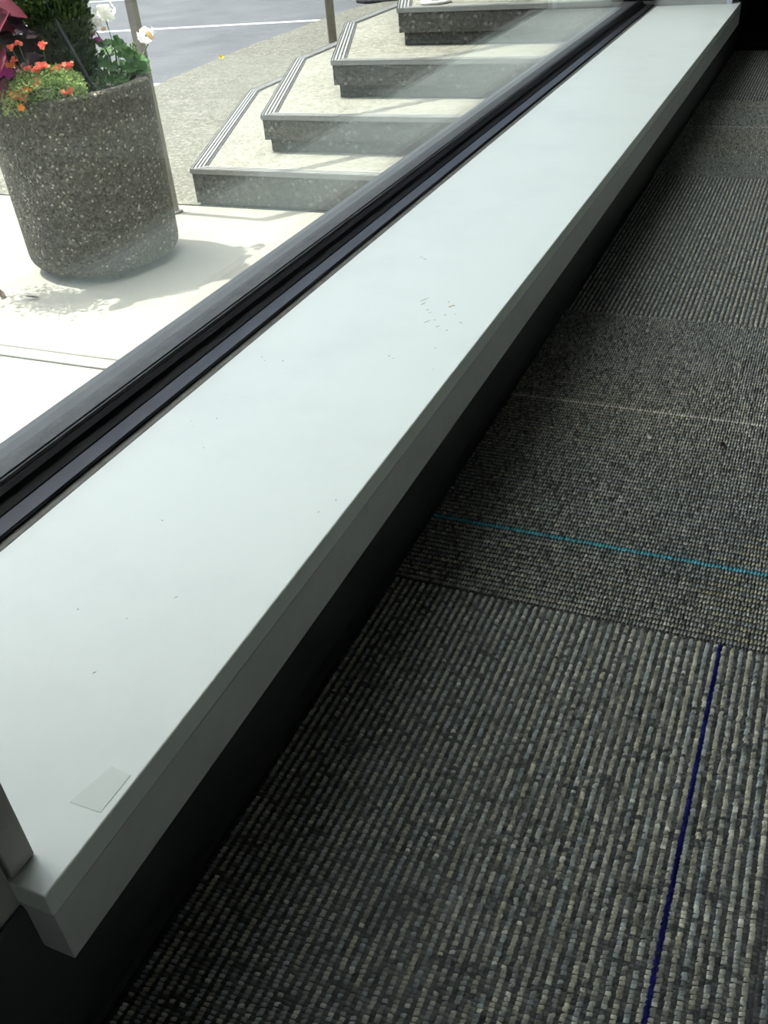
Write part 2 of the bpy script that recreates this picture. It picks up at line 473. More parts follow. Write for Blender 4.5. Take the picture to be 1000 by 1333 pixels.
# scuffs lying in the laminate
sc = MB()
rs = random.Random(3)
def scratch(mb, x, y, l, wd, ang, mi=0):
    c, s = math.cos(ang), math.sin(ang)
    pts = [(-l/2, -wd*0.3), (0, -wd*0.5), (l/2, -wd*0.2), (l/2, wd*0.2), (0, wd*0.5), (-l/2, wd*0.3)]
    vs = [(x + a*c - b_*s, y + a*s + b_*c, SZ + 0.00012) for a, b_ in pts]
    mb.add(vs, [(0, 1, 2, 3, 4, 5)], mi)
for (x, y, l, wd, a, mi) in [(-0.3537, 0.8464, .013, .0012, 1.2, 0), (-0.351, 0.836, .008, .0013, 1.3, 0), (-0.3194, 0.8376, .004, .003, .4, 1), (-0.3215, 0.8345, .003, .003, 1.0, 1),
      (-0.327, 0.846, .002, .002, 0, 0), (-0.3361, 0.816, .0035, .001, .2, 0), (-0.341, 0.822, .003, .0014, 1, 0), (-0.319, 0.8141, .002, .0018, 0, 0), (-0.3166, 0.7863, .005, .0014, .9, 0),
      (-0.2978, 0.7999, .002, .0022, .5, 0), (-0.3047, 0.7799, .002, .002, .1, 0), (-0.325, 0.800, .003, .0012, .1, 0), (-0.331, 0.795, .009, .0011, 1.1, 0), (-0.310, 0.818, .002, .0012, 0, 0),
      (-0.4028, 0.9619, .005, .0012, .2, 0), (-0.397, 0.957, .005, .0014, 2.6, 0)]:
    scratch(sc, x, y, l, wd, a, mi)
for k in range(20):
    x = rs.uniform(-0.46, -0.28); y = rs.uniform(0.25, 0.75)
    scratch(sc, x, y, rs.uniform(.0008, .003), rs.uniform(.0005, .0012), rs.uniform(0, 3.1), 0)
so = sc.obj('scuff_marks', [M['scuff'], M['scuff_tan']], ledge)
so['kind'] = 'stuff'
# old strip of tape left on the near corner
tp = MB().prism([(-0.2922, 0.2020), (-0.2732, 0.2022), (-0.2728, 0.2265), (-0.2860, 0.2282)], SZ, SZ + 0.00025).obj('tape_strip', M['tape'])
props(tp, 'small greyish strip of old tape stuck near the front corner of the white ledge', 'tape')

# ------------------------------------------------------------------ carpet
DARK = (0.050, 0.055, 0.053); DEEP = (0.026, 0.028, 0.027); MID = (0.125, 0.138, 0.135)
GREY = (0.27, 0.305, 0.305); TAN = (0.36, 0.355, 0.285); PALE = (0.45, 0.46, 0.41)
YELLOW = (0.66, 0.64, 0.46); CYAN = (0.14, 0.62, 0.74); WHITE = (0.78, 0.78, 0.72); NAVY = (0.012, 0.014, 0.17)

def carpet_mesh(name, x0, x1, y0, y1, along, seed, accents=(), light=1.0, bright=None, pitch=0.00305, step=0.0028):
    """loop pile: every yarn loop is a small raised tuft, rows run along X or Y"""
    rg = np.random.default_rng(seed)
    if along == 'Y': u0, u1, v0, v1 = x0, x1, y0, y1      # rows counted in u, loops along v
    else: u0, u1, v0, v1 = y0, y1, x0, x1
    g = 0.0005
    nr = int((u1 - u0 - 2*g) / pitch); nl = int((v1 - v0 - 2*g) / step)
    pu = (u1 - u0 - 2*g) / nr; pv = (v1 - v0 - 2*g) / nl
    ru = u0 + g + (np.arange(nr) + 0.5) * pu
    lv = v0 + g + (np.arange(nl) + 0.5) * pv
    colr = np.zeros((nr, nl, 3)); hgt = np.zeros((nr, nl))
    pal = {'d': DARK, 'e': DEEP, 'm': MID, 'g': GREY, 't': TAN, 'p': PALE}
    ph = rg.uniform(0, 6.28, 4)
    G, T, PL = np.array(GREY), np.array(TAN), np.array(PALE)
    for i in range(nr):
        k_ = rg.random(nl)[:, None]
        if i % 2 == 0:                           # recessed charcoal row
            row = np.array(DARK) * (1 - k_) + np.array(DARK) * 1.5 * k_; h = 0.0018
            hv = 0.00025
        else:                                    # raised heather row: grey drifting to tan and back
            t0 = 0.22 if i % 4 == 1 else 0.66
            w = t0 + 0.22 * np.sin(ru[i] * 17 + ph[0]) + 0.20 * np.sin(lv * 23 + ph[1] + i * 2.1) + 0.12 * np.sin(lv * 91 + i * 5.3) + rg.normal(0, 0.16, nl)
            w = np.clip(w, 0, 1)[:, None]
            row = G * (1 - w) + T * w
            q = rg.random(nl)
            row[q < 0.06] = PL; row[q > 0.90] = np.array(MID)
            h = 0.0027; hv = 0.0003
        row = row * rg.uniform(0.62, 1.38, (nl, 1))
        colr[i] = row
        hgt[i] = h + rg.normal(0, hv, nl)
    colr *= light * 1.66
    if bright is not None:                       # (u range, v range, colour): worn pale yarn in part of the rows
        (ua, ub), (va, vb), cc = bright
        for i in range(nr):
            if i % 4 == 3 and ua < ru[i] < ub:
                start = va + (ru[i] - ua) * 0.1 + rg.uniform(-0.012, 0.02)
                k = (lv > start) & (lv < vb) & (rg.random(nl) < 0.92)
                colr[i, k] = np.array(cc) * rg.uniform(.6, 1.15, (k.sum(), 1))
    acc_rows = []
    for pos, cc in accents:
        i = int(np.clip(round((pos - u0 - g) / pu - 0.5), 0, nr - 1))
        colr[i] = np.array(cc) * rg.uniform(0.75, 1.2, (nl, 1))
        hgt[i] = 0.0032
        acc_rows.append(i)
    U = ru[:, None] + rg.normal(0, 0.00022, (nr, nl)); V = lv[None, :] + rg.normal(0, 0.00020, (nr, nl))
    hw = pu * 0.60; hl = pv * 0.48
    sk = pv * 0.16 + rg.normal(0, 0.00032, (nr, nl))
    n = nr * nl
    du = np.array([-hw, hw, hw, -hw, -hw*0.42, hw*0.42])
    dv = np.array([-hl, -hl, hl, hl, -0.0002, 0.0002])
    P = np.zeros((nr, nl, 6, 3))
    uu = U[..., None] + du
    vv = V[..., None] + dv
    vv = vv + np.where(np.arange(6) >= 4, 0, 0) + sk[..., None] * np.array([-1, 1, 1, -1, -.7, .7]) * 0.6
    zz = np.zeros((nr, nl, 6)) - 0.0004
    zz[..., 4] = hgt; zz[..., 5] = hgt * 0.97
    if along == 'Y': P[..., 0], P[..., 1] = uu, vv
    else: P[..., 0], P[..., 1] = vv, uu
    P[..., 2] = zz
    lim = ((x0, x1), (y0, y1))
    for a in (0, 1): np.clip(P[..., a], lim[a][0], lim[a][1], out=P[..., a])
    verts = P.reshape(-1, 3)
    tri = np.array([[0, 1, 5], [0, 5, 4], [1, 2, 5], [2, 3, 4], [2, 4, 5], [3, 0, 4]])
    if along == 'X': tri = tri[:, ::-1]
    faces = (tri[None] + (np.arange(n) * 6)[:, None, None]).reshape(-1, 3)
    cv = np.repeat(colr.reshape(-1, 3), 6, axis=0).reshape(n, 6, 3)
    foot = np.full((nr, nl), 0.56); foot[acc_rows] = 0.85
    cv[:, :4] *= foot.reshape(-1, 1, 1)                            # colour darkened at each loop's foot, shade painted into the gaps
    # backing slab
    bz = [(x0, y0), (x1, y0), (x1, y1), (x0, y1)]
    bv = np.array([(x, y, -0.006) for x, y in bz] + [(x, y, 0.0) for x, y in bz])
    bf = [(0, 3, 2, 1), (4, 5, 6, 7), (0, 1, 5, 4), (1, 2, 6, 5), (2, 3, 7, 6), (3, 0, 4, 7)]
    bt = []
    for q in bf: bt += [(q[0], q[1], q[2]), (q[0], q[2], q[3])]
    nv = len(verts)
    verts = np.concatenate([verts, bv]); faces = np.concatenate([faces, np.array(bt) + nv])
    me = bpy.data.meshes.new(name)
    me.vertices.add(len(verts)); me.vertices.foreach_set('co', verts.astype(np.float32).ravel())
    me.loops.add(len(faces) * 3); me.loops.foreach_set('vertex_index', faces.astype(np.int32).ravel())
    me.polygons.add(len(faces))
    me.polygons.foreach_set('loop_start', (np.arange(len(faces)) * 3).astype(np.int32))
    me.polygons.foreach_set('loop_total', np.full(len(faces), 3, np.int32))
    sm = np.ones(len(faces), bool); sm[-12:] = False
    me.polygons.foreach_set('use_smooth', sm)
    me.update(calc_edges=True)
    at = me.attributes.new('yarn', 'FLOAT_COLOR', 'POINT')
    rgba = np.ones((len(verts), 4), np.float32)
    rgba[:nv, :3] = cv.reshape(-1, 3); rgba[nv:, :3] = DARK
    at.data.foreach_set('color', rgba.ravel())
    me.materials.append(M['yarn'])
    me.validate()
    return me

TS = 0.6096
XC = -0.2836                    # carpet meets the toe of the base here
X1 = 0.040
rows_y = [-0.040, 0.5705, 1.164, 1.7935, 2.403, 3.0126]
spec = [('Y', [(-0.0125, NAVY)], 1.22, None),  # near tile's yarn colour brightened to make up for weaker light there
        ('X', [(0.668, CYAN), (0.917, WHITE)], 0.95, ((0.5705, 0.72), (-0.035, 0.05), YELLOW)),
        ('Y', [], 1.15, None),
        ('X', [(1.915, PALE), (2.158, WHITE)], 1.0, ((1.80, 1.90), (-0.235, 0.05), PALE)),
        ('Y', [], 1.0, None)]
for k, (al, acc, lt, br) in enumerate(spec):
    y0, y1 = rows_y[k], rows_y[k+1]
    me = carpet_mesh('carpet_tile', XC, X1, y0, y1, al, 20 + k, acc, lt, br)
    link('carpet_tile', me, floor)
gen = carpet_mesh('carpet_tile', -TS/2, TS/2, -TS/2, TS/2, 'Y', 60, [], 1.0, None)
cut = carpet_mesh('carpet_tile', XC, X1, -TS/2, TS/2, 'Y', 61, [], 1.0, None)
for cy in (-0.345, -0.955, -1.565, -2.08):
    o = link('carpet_tile', cut, floor); o.location = (0, cy if cy > -2 else -2.0947, 0)
for i in range(4):
    for k in range(11):
        cx = X1 + TS * (i + 0.5); cy = -0.040 - TS * 3 + TS * (k + 0.5)
        o = link('carpet_tile', gen, floor)
        o.location = (cx, cy, 0)
        o.rotation_euler = (0, 0, R(90) if (i + k) % 2 == 0 else 0)
        o.rotation_euler.z += R(180) * ((i * 3 + k) % 2)
# dark walk-off mat past the end of the ledge
mm = MB().box(WX + 0.008, 1.2, 3.05, 4.7, 0.0, 0.006)
for k in range(60):
    mm.box(WX + 0.010, 1.195, 3.056 + k * 0.027, 3.056 + k * 0.027 + 0.014, 0.006, 0.009)
props(mm.obj('walk_off_mat', M['mat']), 'black ribbed floor mat past the far end of the white ledge', 'mat')
# crumbs dropped on the carpet
def crumb(x, y, r, m, label):
    bm = bmesh.new()
    bmesh.ops.create_icosphere(bm, subdivisions=1, radius=r)
    rr = random.Random(int(x * 1e4))
    for v in bm.verts:
        v.co *= rr.uniform(0.7, 1.25); v.co.z *= 0.6; v.co.x *= 1.4
    me = bpy.data.meshes.new('crumb'); bm.to_mesh(me); bm.free()
    me.materials.append(m)
    o = link('crumb', me); o.location = (x, y, 0.0022 + r * 0.5); o.rotation_euler.z = rr.uniform(0, 3)
    props(o, label, 'crumb')
crumb(-0.1181, 0.8586, 0.0026, M['crumb_white'], 'tiny white crumb on the grey carpet between the white and cyan threads')
crumb(-0.1888, 0.8536, 0.0021, M['crumb_tan'], 'tiny tan crumb on the grey carpet nearest the ledge')
crumb(-0.0472, 0.8658, 0.0026, M['crumb_dark'], 'tiny dark speck lying on the grey carpet right of the white crumb')

# ------------------------------------------------------------------ outside: ground
CURB = -4.25
EDGE = [(-4.32, 8.6), (-4.31, 7.0), (-4.25, 6.2), (-4.18, 5.5), (-4.12, 4.7), (-4.10, 3.243)]     # street edge, far to near
CORNER = [(-0.602, 9.55), (-3.6, 9.46), (-3.97, 9.39), (-4.14, 9.33), (-4.24, 9.20), (-4.31, 8.95)]
side = MB().prism([(-4.12, -6.0), (-0.60, -6.0)] + CORNER + EDGE + [(-4.12, 3.2)], GZ - 0.25, GZ - 0.05).obj('sidewalk', M['joint'])
props(side, kind='structure')
def slab(x0, x1, y0, y1, m, bev=0.006, dz=0.0):
    MB().box(x0, x1, y0, y1, GZ - 0.05, GZ + dz).obj('sidewalk_slab', m, side, bevel=bev, seg=2)
slab(-4.11, -0.602, -6.0, -2.0, M['concrete'])
slab(-4.11, -0.602, -1.99, 1.835, M['concrete'])
slab(-4.11, -0.602, 1.843, 1.893, M['concrete'], 0.003)
slab(-4.11, -0.602, 1.901, 3.235, M['concrete'])
# pebbled pavement beyond, its street edge slightly curved
def poly_slab(poly, m):
    MB().prism(poly, GZ - 0.05, GZ).obj('sidewalk_slab', m, side)
poly_slab([(-0.602, 3.243)] + CORNER + EDGE, M['agg_light'])
road = MB().box(-60, 12, -40, 80, GZ - 0.5, GZ - 0.12).obj('road', M['asphalt'])
props(road, kind='structure')
RZ = GZ - 0.12
def stripe(pts, wd):
    (xa, ya), (xb, yb) = pts
    d = Vector((xb - xa, yb - ya, 0)).normalized(); n = Vector((-d.y, d.x, 0)) * wd / 2
    poly = [(xa - n.x, ya - n.y), (xb - n.x, yb - n.y), (xb + n.x, yb + n.y), (xa + n.x, ya + n.y)]
    MB().prism(poly, RZ, RZ + 0.003).obj('painted_line', M['line_paint'], road)
stripe([(-4.45, 9.21), (-9.5, 8.46)], 0.10)
stripe([(-4.40, 6.22), (-9.5, 5.60)], 0.10)
stripe([(-4.45, 12.2), (-9.5, 11.4)], 0.10)
stripe([(-4.40, 3.22), (-9.5, 2.6)], 0.10)

# ------------------------------------------------------------------ steps
S_ = 1.1
RISE = 0.143
A = [(-2.130*S_, 2.945*S_), (-1.955*S_, 3.206*S_), (-1.797*S_, 3.515*S_), (-1.647*S_, 3.839*S_)]
B = [(-2.655*S_, 4.265*S_), (-2.409*S_, 4.334*S_), (-2.185*S_, 4.460*S_), (-1.950*S_, 4.620*S_)]
XR = -0.605; YB = 8.6
stairs = empty('entrance_steps', (-2.0, 3.6, GZ), 'wrap-around concrete entrance steps with dark risers and grooved grey nosings outside the window', 'steps')
def inset(poly, d):
    n = len(poly); out = []
    for i in range(n):
        p0, p1, p2 = Vector(poly[i-1]), Vector(poly[i]), Vector(poly[(i+1) % n])
        e1 = (p1 - p0).normalized(); e2 = (p2 - p1).normalized()
        n1 = Vector((-e1.y, e1.x)); n2 = Vector((-e2.y, e2.x))
        k = d / (1 + n1.dot(n2))
        q = p1 + (n1 + n2) * k
        out.append((q.x, q.y))
    return out
for k in range(4):
    a, bpt = A[k], B[k]
    z0 = GZ + RISE * k; z1 = GZ + RISE * (k + 1)
    poly = [a, (XR, a[1]), (XR, YB), (bpt[0], YB), bpt]      # ccw
    ins = inset(poly, 0.022)
    ins = [ins[0], (XR, ins[1][1]), (XR, YB), (ins[3][0], YB), ins[4]]
    zc = z0 + (0.050 if k else 0.012)
    mb = MB()
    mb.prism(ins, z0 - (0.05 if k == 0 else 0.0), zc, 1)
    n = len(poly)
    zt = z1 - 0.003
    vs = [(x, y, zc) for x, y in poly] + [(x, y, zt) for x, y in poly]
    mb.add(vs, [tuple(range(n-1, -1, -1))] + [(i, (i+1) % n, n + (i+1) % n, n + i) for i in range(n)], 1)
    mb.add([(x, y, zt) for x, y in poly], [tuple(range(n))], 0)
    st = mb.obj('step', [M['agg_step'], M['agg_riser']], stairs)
    # nosing strips: four raised bars on a dark bed along the front, the slanted and the left edge
    wd = 0.060
    def strip(p, q, off_a=0.0, off_b=0.0):
        p, q = Vector(p), Vector(q)
        d = (q - p).normalized(); nn = Vector((-d.y, d.x))
        m_ = MB()
        def bar(o0, o1, zl, zh, mi):
            pa = p + nn * o0 + d * (off_a * o0); pb = p + nn * o1 + d * (off_a * o1)
            qa = q + nn * o0 + d * (off_b * o0); qb = q + nn * o1 + d * (off_b * o1)
            m_.prism([tuple(pa), tuple(qa), tuple(qb), tuple(pb)], zl, zh, mi)
        bar(-0.004, wd, z1 - 0.003, z1 - 0.0005, 1)
        for j in range(4):
            bar(-0.006 + j * wd / 4 + 0.0005, -0.006 + (j + 0.58) * wd / 4, z1 - 0.0025, z1 + 0.0035, 0)
        bar(-0.006, -0.001, z1 - 0.014, z1 + 0.0035, 0)
        m_.obj('nosing', [M['nosing'], M['nosing_groove']], st)
        return m_
    # mitre factors at the corner A and B
    dF = Vector((1, 0)); dD = (Vector(a) - Vector(bpt)).normalized(); dL = Vector((0, -1))
    def mit(e1, e2):
        ang = math.atan2(e1.x * e2.y - e1.y * e2.x, e1.dot(e2))
        return math.tan(ang / 2)
    strip(a, (XR, a[1]), mit(dD, dF), 0)
    strip(bpt, a, mit(dL, dD), -mit(dD, dF))
    strip((bpt[0], YB), bpt, 0, -mit(dL, dD))

# ------------------------------------------------------------------ handrail and pole
rail = empty('handrail', (-2.376, 3.150, GZ), 'brown metal handrail with slim post beside the pebbled planter, at the bottom step', 'handrail')
P1 = Vector((-2.392, 3.137, GZ)); P2 = Vector((-1.700, 4.395, GZ + RISE * 4))
for p, rad in ((P1, 0.036), (P2, 0.070)):
    MB().tube([p + Vector((0, 0, 0.006)), p + Vector((0, 0, 0.93))], 0.0215, n=4, square=True).obj('post', M['bronze'], rail)
    MB().tube([p, p + Vector((0, 0, 0.009))], rad, n=20).obj('base_plate', M['bronze'] if rad < 0.05 else M['line_paint'], rail, bevel=0.002)
up = Vector((0, 0, 0.945))
MB().tube([P1 + up, P2 + up, P2 + up + Vector((0.05, 0.3, 0)), P2 + up + Vector((0.05, 0.3, -0.25))], 0.028, n=12).obj('top_rail', M['bronze'], rail, smooth=True)
pole = empty('sign_pole', (-3.45, 6.80, GZ), 'slim brownish-grey sign pole on the pavement behind the third step', 'pole')
MB().tube([(-3.45, 6.80, GZ + 0.004), (-3.45, 6.80, GZ + 2.6)], 0.031, n=12).obj('shaft', M['bronze'], pole, smooth=True)
MB().tube([(-3.45, 6.80, GZ), (-3.45, 6.80, GZ + 0.02)], 0.07, n=16).obj('base_plate', M['bronze'], pole)

# ------------------------------------------------------------------ unseen awning, added to keep sun off the ledge and soften it
aw = MB()
aw.add([(-0.60, -2.6, 3.10), (-0.60, 5.2, 3.10), (-2.15, 5.2, 2.72), (-2.15, -2.6, 2.72)], [(0, 1, 2, 3)])
awn = props(aw.obj('added_awning', M['canvas']), kind='structure')
for y in (-2.58, 1.3, 5.18):
    MB().tube([(-0.60, y, 3.08), (-2.15, y, 2.70)], 0.018, n=8).obj('added_awning_arm', M['bronze'], awn)
MB().tube([(-2.15, -2.6, 2.71), (-2.15, 5.2, 2.71)], 0.018, n=8).obj('added_awning_bar', M['bronze'], awn)

# ------------------------------------------------------------------ planter
PC = Vector((-2.315, 2.600, 0))
planter = empty('planter', (PC.x, PC.y, GZ), 'round brown pebbled concrete planter full of flowers on the pavement outside', 'planter')
def superring(a, z, n=2.35, th=-0.3, N=72):
    out = []
    for i in range(N):
        t = 2 * math.pi * i / N
        c, s = math.cos(t), math.sin(t)
        x = a * math.copysign(abs(c) ** (2 / n), c); y = a * math.copysign(abs(s) ** (2 / n), s)
        out.append((PC.x + x * math.cos(th) - y * math.sin(th), PC.y + x * math.sin(th) + y * math.cos(th), z))
    return out
zb = GZ + 0.014; H = 0.576; ab, at_, rb = 0.252, 0.262, 0.055
prof = [(0.02, zb), (ab - rb - 0.03, zb)]
for i in range(7):
    t = i / 6 * math.pi / 2
    prof.append((ab - rb + rb * math.sin(t), zb + rb * (1 - math.cos(t))))
prof += [(ab + (at_ - ab) * f, zb + rb + (H - rb) * f) for f in (0.25, 0.5, 0.75, 0.97)]
prof += [(at_ - 0.001, zb + H - 0.006), (at_ - 0.007, zb + H), (at_ - 0.036, zb + H), (at_ - 0.043, zb + H - 0.007), (at_ - 0.046, zb + H - 0.20)]
N = 72
vs = [v for a_, z in prof for v in superring(a_, z, N=N)]
fs = []
for i in range(len(prof) - 1):
    for k in range(N):
        k2 = (k + 1) % N
        fs.append((i*N + k, i*N + k2, (i+1)*N + k2, (i+1)*N + k))
fs.append(tuple(range(N-1, -1, -1))); fs.append(tuple((len(prof)-1)*N + k for k in range(N)))
MB().add(vs, fs).obj('planter_body', M['agg_planter'], planter, smooth=True)
for sx, sy in ((-1, -1), (1, -1), (1, 1), (-1, 1)):
    q = PC + Vector((sx * 0.135, sy * 0.135, 0))
    MB().tube([(q.x, q.y, GZ), (q.x, q.y, zb + 0.004)], 0.03, n=12).obj('foot', M['rubber'], planter)
SOIL = zb + H - 0.035
vs = superring(at_ - 0.047, SOIL, N=48) + [(PC.x, PC.y, SOIL + 0.012)] + superring(at_ - 0.047, SOIL - 0.05, N=48)
fs = [(k, (k+1) % 48, 48) for k in range(48)] + [(k, 49 + k, 49 + (k+1) % 48, (k+1) % 48) for k in range(48)]
MB().add(vs, fs).obj('soil', M['soil'], planter, smooth=True)
RIM = zb + H

# ------------------------------------------------------------------ plants
ER = Vector((0.747, 0.664, 0)); EN = Vector((0.664, -0.747, 0)); UPV = Vector((0, 0, 1))
def frame_of(nrm, tip):
    nrm = nrm.normalized(); t = (tip - nrm * tip.dot(nrm)).normalized()
    s = t.cross(nrm)
    return Matrix((s, t, nrm)).transposed()
def blade_mesh(name, L, W, m, fold=0.25, curl=0.3, n=5, shape=0.9):
    vs, fs = [], []
    for i in range(n + 1):
        t = i / n
        wd = W * math.sin(math.pi * min(1, t ** 0.8)) ** shape * 0.5 if 0 < i < n else W * 0.03
        z = -curl * L * t * t
        vs += [(-wd, L * t, z + fold * wd), (0, L * t, z), (wd, L * t, z + fold * wd)]
    for i in range(n):
        a = i * 3
        fs += [(a, a+1, a+4, a+3), (a+1, a+2, a+5, a+4)]
    me = bpy.data.meshes.new(name); me.from_pydata(vs, [], fs)
    me.polygons.foreach_set('use_smooth', [True] * len(fs)); me.materials.append(m)
    return me
def lobed_mesh(name, Rr, m, lobes=7, cup=0.25):
    N_ = lobes * 4
    vs = [(0, 0, 0)]
    for ring in (0.5, 1.0):
        for k in range(N_):
            t = 2 * math.pi * k / N_
            notch = 1 - 0.75 * math.exp(-((t - 3 * math.pi / 2) / 0.22) ** 2)
            r = Rr * ring * (1 + (0.10 * math.cos(lobes * t) if ring == 1 else 0)) * (notch if ring == 1 else 0.6 + 0.4 * notch)
            z = cup * Rr * ring * ring + 0.10 * Rr * ring * math.cos(lobes * t + 0.8)
            vs.append((r * math.cos(t), r * math.sin(t), z))
    fs = [(0, 1 + k, 1 + (k+1) % N_) for k in range(N_)]
    fs += [(1 + k, 1 + N_ + k, 1 + N_ + (k+1) % N_, 1 + (k+1) % N_) for k in range(N_)]
    me = bpy.data.meshes.new(name); me.from_pydata(vs, [], fs)
    me.polygons.foreach_set('use_smooth', [True] * len(fs)); me.materials.append(m)
    return me
def place(name, me, parent, pos, rot3, sc=1.0):
    o = bpy.data.objects.new(name, me); col.objects.link(o); o.parent = parent
    base = Vector((0, 0, 0)); q = parent
    while q is not None:
        base += Vector(q.location); q = q.parent
    o.location = Vector(pos) - base
    o.rotation_euler = rot3.to_euler(); o.scale = (sc, sc, sc)
    return o
rp = random.Random(11)
def rv(rr=rp): return Vector((rr.gauss(0, 1), rr.gauss(0, 1), rr.gauss(0, 1))).normalized()

# conifer in the middle
cf = empty('conifer_shrub', (PC.x + 0.01, PC.y + 0.02, SOIL), 'dense dark green conifer rising from the middle of the planter', 'shrub')
c0 = Vector((PC.x + 0.01, PC.y + 0.02, SOIL))
MB().tube([c0 + Vector((0, 0, 0.005)), c0 + Vector((0, 0, 0.30)), c0 + Vector((0, 0, 0.62))], [0.014, 0.010, 0.004], n=8).obj('trunk', M['bark'], cf)
fm = MB()
for i in range(18000):
    h = rp.random() ** 0.9 * 0.62
    rad = (0.075 + 0.034 * math.sin(min(1, h / 0.20) * math.pi * 0.5)) * max(0.05, 1 - max(0, h - 0.36) / 0.34) ** 0.8
    t = rp.uniform(0, 2 * math.pi)
    rr_ = rad * (0.20 + 0.82 * rp.random() ** 0.7)
    o_ = Vector((math.cos(t), math.sin(t), 0))
    p = c0 + o_ * rr_ + Vector((0, 0, 0.02 + h))
    d = (o_ * rp.uniform(0.25, 0.8) + UPV * rp.uniform(0.3, 1.0) + rv() * 0.45).normalized()
    s = d.cross(rv()).normalized()
    L = rp.uniform(0.012, 0.026); W = rp.uniform(0.0035, 0.0075)
    fm.add([p - s * W * 0.5, p + s * W * 0.5, p + d * L * 0.6 + s * W * 0.7, p + d * L, p + d * L * 0.6 - s * W * 0.7], [(0, 1, 2, 3, 4)])
fo = fm.obj('foliage', M['conifer'], cf); fo['kind'] = 'stuff'

# irrigation tube leaning over the rim
MBt = MB().tube([(-2.122, 2.529, SOIL - 0.003), (-2.195, 2.540, 0.112), (-2.259, 2.549, 0.243), (-2.36, 2.564, 0.45)], 0.0052, n=10)
props(MBt.obj('garden_tube', M['tube'], smooth=True), 'thin black tube leaning across the conifer from the planter rim', 'tube')

# white geranium, right side of the planter
ger = empty('geranium', (-2.19, 2.73, SOIL), 'white-flowered geranium with rounded dark green leaves by the post', 'flower')
gl_meshes = [lobed_mesh('leaf', 0.021, M['geranium'], 7, 0.2), lobed_mesh('leaf', 0.025, M['geranium'], 6, 0.32), lobed_mesh('leaf', 0.017, M['geranium'], 7, 0.1)]
g0 = Vector((-2.200, 2.725, SOIL))
for i in range(92):
    u = rp.uniform(-0.098, 0.098); hh = rp.uniform(0.0, 0.125) * (1 - (abs(u) / 0.14) ** 2); dn = rp.uniform(-0.05, 0.06)
    p = g0 + ER * u + EN * dn + Vector((0, 0, hh + 0.012))
    nrm = (UPV * rp.uniform(0.35, 1.1) + EN * rp.uniform(-0.1, 0.8) + ER * (u * 5) + rv() * 0.45)
    place('leaf', gl_meshes[i % 3], ger, p, frame_of(nrm, ER * u * 4 - UPV * 0.6 + rv() * 0.4), rp.uniform(0.75, 1.1))
W1 = Vector((-2.199, 2.736, 0.178)); W2 = Vector((-2.217, 2.696, 0.155)); W3 = Vector((-2.140, 2.857, 0.088)); W4 = Vector((-2.163, 2.80, 0.075))
for tp_ in (W1, W2, W3, W4):
    bs = g0 + (tp_ - g0) * 0.12; bs.z = SOIL
    mid = (bs + tp_) / 2 + ER * 0.012
    MB().tube([bs, mid, tp_ - Vector((0, 0, 0.01))], [0.003, 0.0024, 0.002], n=6).obj('stem', M['stem'], ger, smooth=True)
for i in range(14):
    a_ = g0 + ER * rp.uniform(-.07, .08) + EN * rp.uniform(-.03, .04); a_.z = SOIL
    MB().tube([a_, a_ + Vector((rp.uniform(-.02, .02), rp.uniform(-.02, .02), rp.uniform(.05, .10)))], 0.0018, n=5).obj('stem', M['stem'], ger, smooth=True)
def petal_flower(name, m, Rr, n=5, cup=0.35):
    vs, fs = [], []
    for k in range(n):
        t = 2 * math.pi * k / n; c, s = math.cos(t), math.sin(t)
        b0 = len(vs)
        for (r, wv, z) in ((0.05, 0.05, 0), (0.55, 0.40, cup * 0.35), (0.9, 0.34, cup * 0.5), (1.05, 0.0, cup * 0.45)):
            for sg in ((-1, 1) if wv else (0,)):
                vs.append((Rr * (r * c - sg * wv * s), Rr * (r * s + sg * wv * c), Rr * z))
        fs += [(b0, b0+1, b0+3, b0+2), (b0+2, b0+3, b0+5, b0+4), (b0+4, b0+5, b0+6)]
    me = bpy.data.meshes.new(name); me.from_pydata(vs, [], fs); me.materials.append(m)
    me.polygons.foreach_set('use_smooth', [True] * len(fs))
    return me
fl_white = petal_flower('floret', M['white_petal'], 0.0150)
fl_peach = petal_flower('floret', M['peach_petal'], 0.009)
def head(center, rad, parent, n, meshes, stretch=1.0):
    core = MB().tube([center - Vector((0, 0, rad * 0.6)), center, center + Vector((0, 0, rad * 0.35))], [0.002, rad * 0.35, 0.002], n=7)
    hd = core.obj('flower_head', M['stem'], parent, smooth=True)
    for k in range(n):
        ph = math.acos(1 - 1.55 * (k + 0.5) / n); th = k * 2.39996
        d = Vector((math.sin(ph) * math.cos(th), math.sin(ph) * math.sin(th), math.cos(ph)))
        o = bpy.data.objects.new('floret', meshes[k % len(meshes)]); col.objects.link(o); o.parent = hd
        o.location = center + d * rad * rp.uniform(0.65, 1.3) - Vector((0, 0, 0))
        o.location = Vector(o.location)
        o.rotation_euler = frame_of(d + rv() * 0.55, rv()).to_euler()
        o.scale = (rp.uniform(0.85, 1.15),) * 3
    return hd
# head meshes are in world coordinates under the Empty, so florets share the same offset
head(W1 + Vector((0, 0, 0.006)), 0.028, ger, 15, [fl_white])
head(W2, 0.026, ger, 13, [fl_white, fl_white, fl_white, fl_peach])
head(W3 + Vector((0, 0, 0.012)), 0.022, ger, 13, [fl_white, fl_white, fl_peach])
bud = MB()
for k in range(9):
    p = W4 + rv() * 0.011
    bud.tube([p - Vector((0, 0, .006)), p, p + Vector((0, 0, .006))], [0.0012, 0.003, 0.001], n=6)
bud.obj('flower_bud', M['stem'], ger, smooth=True)

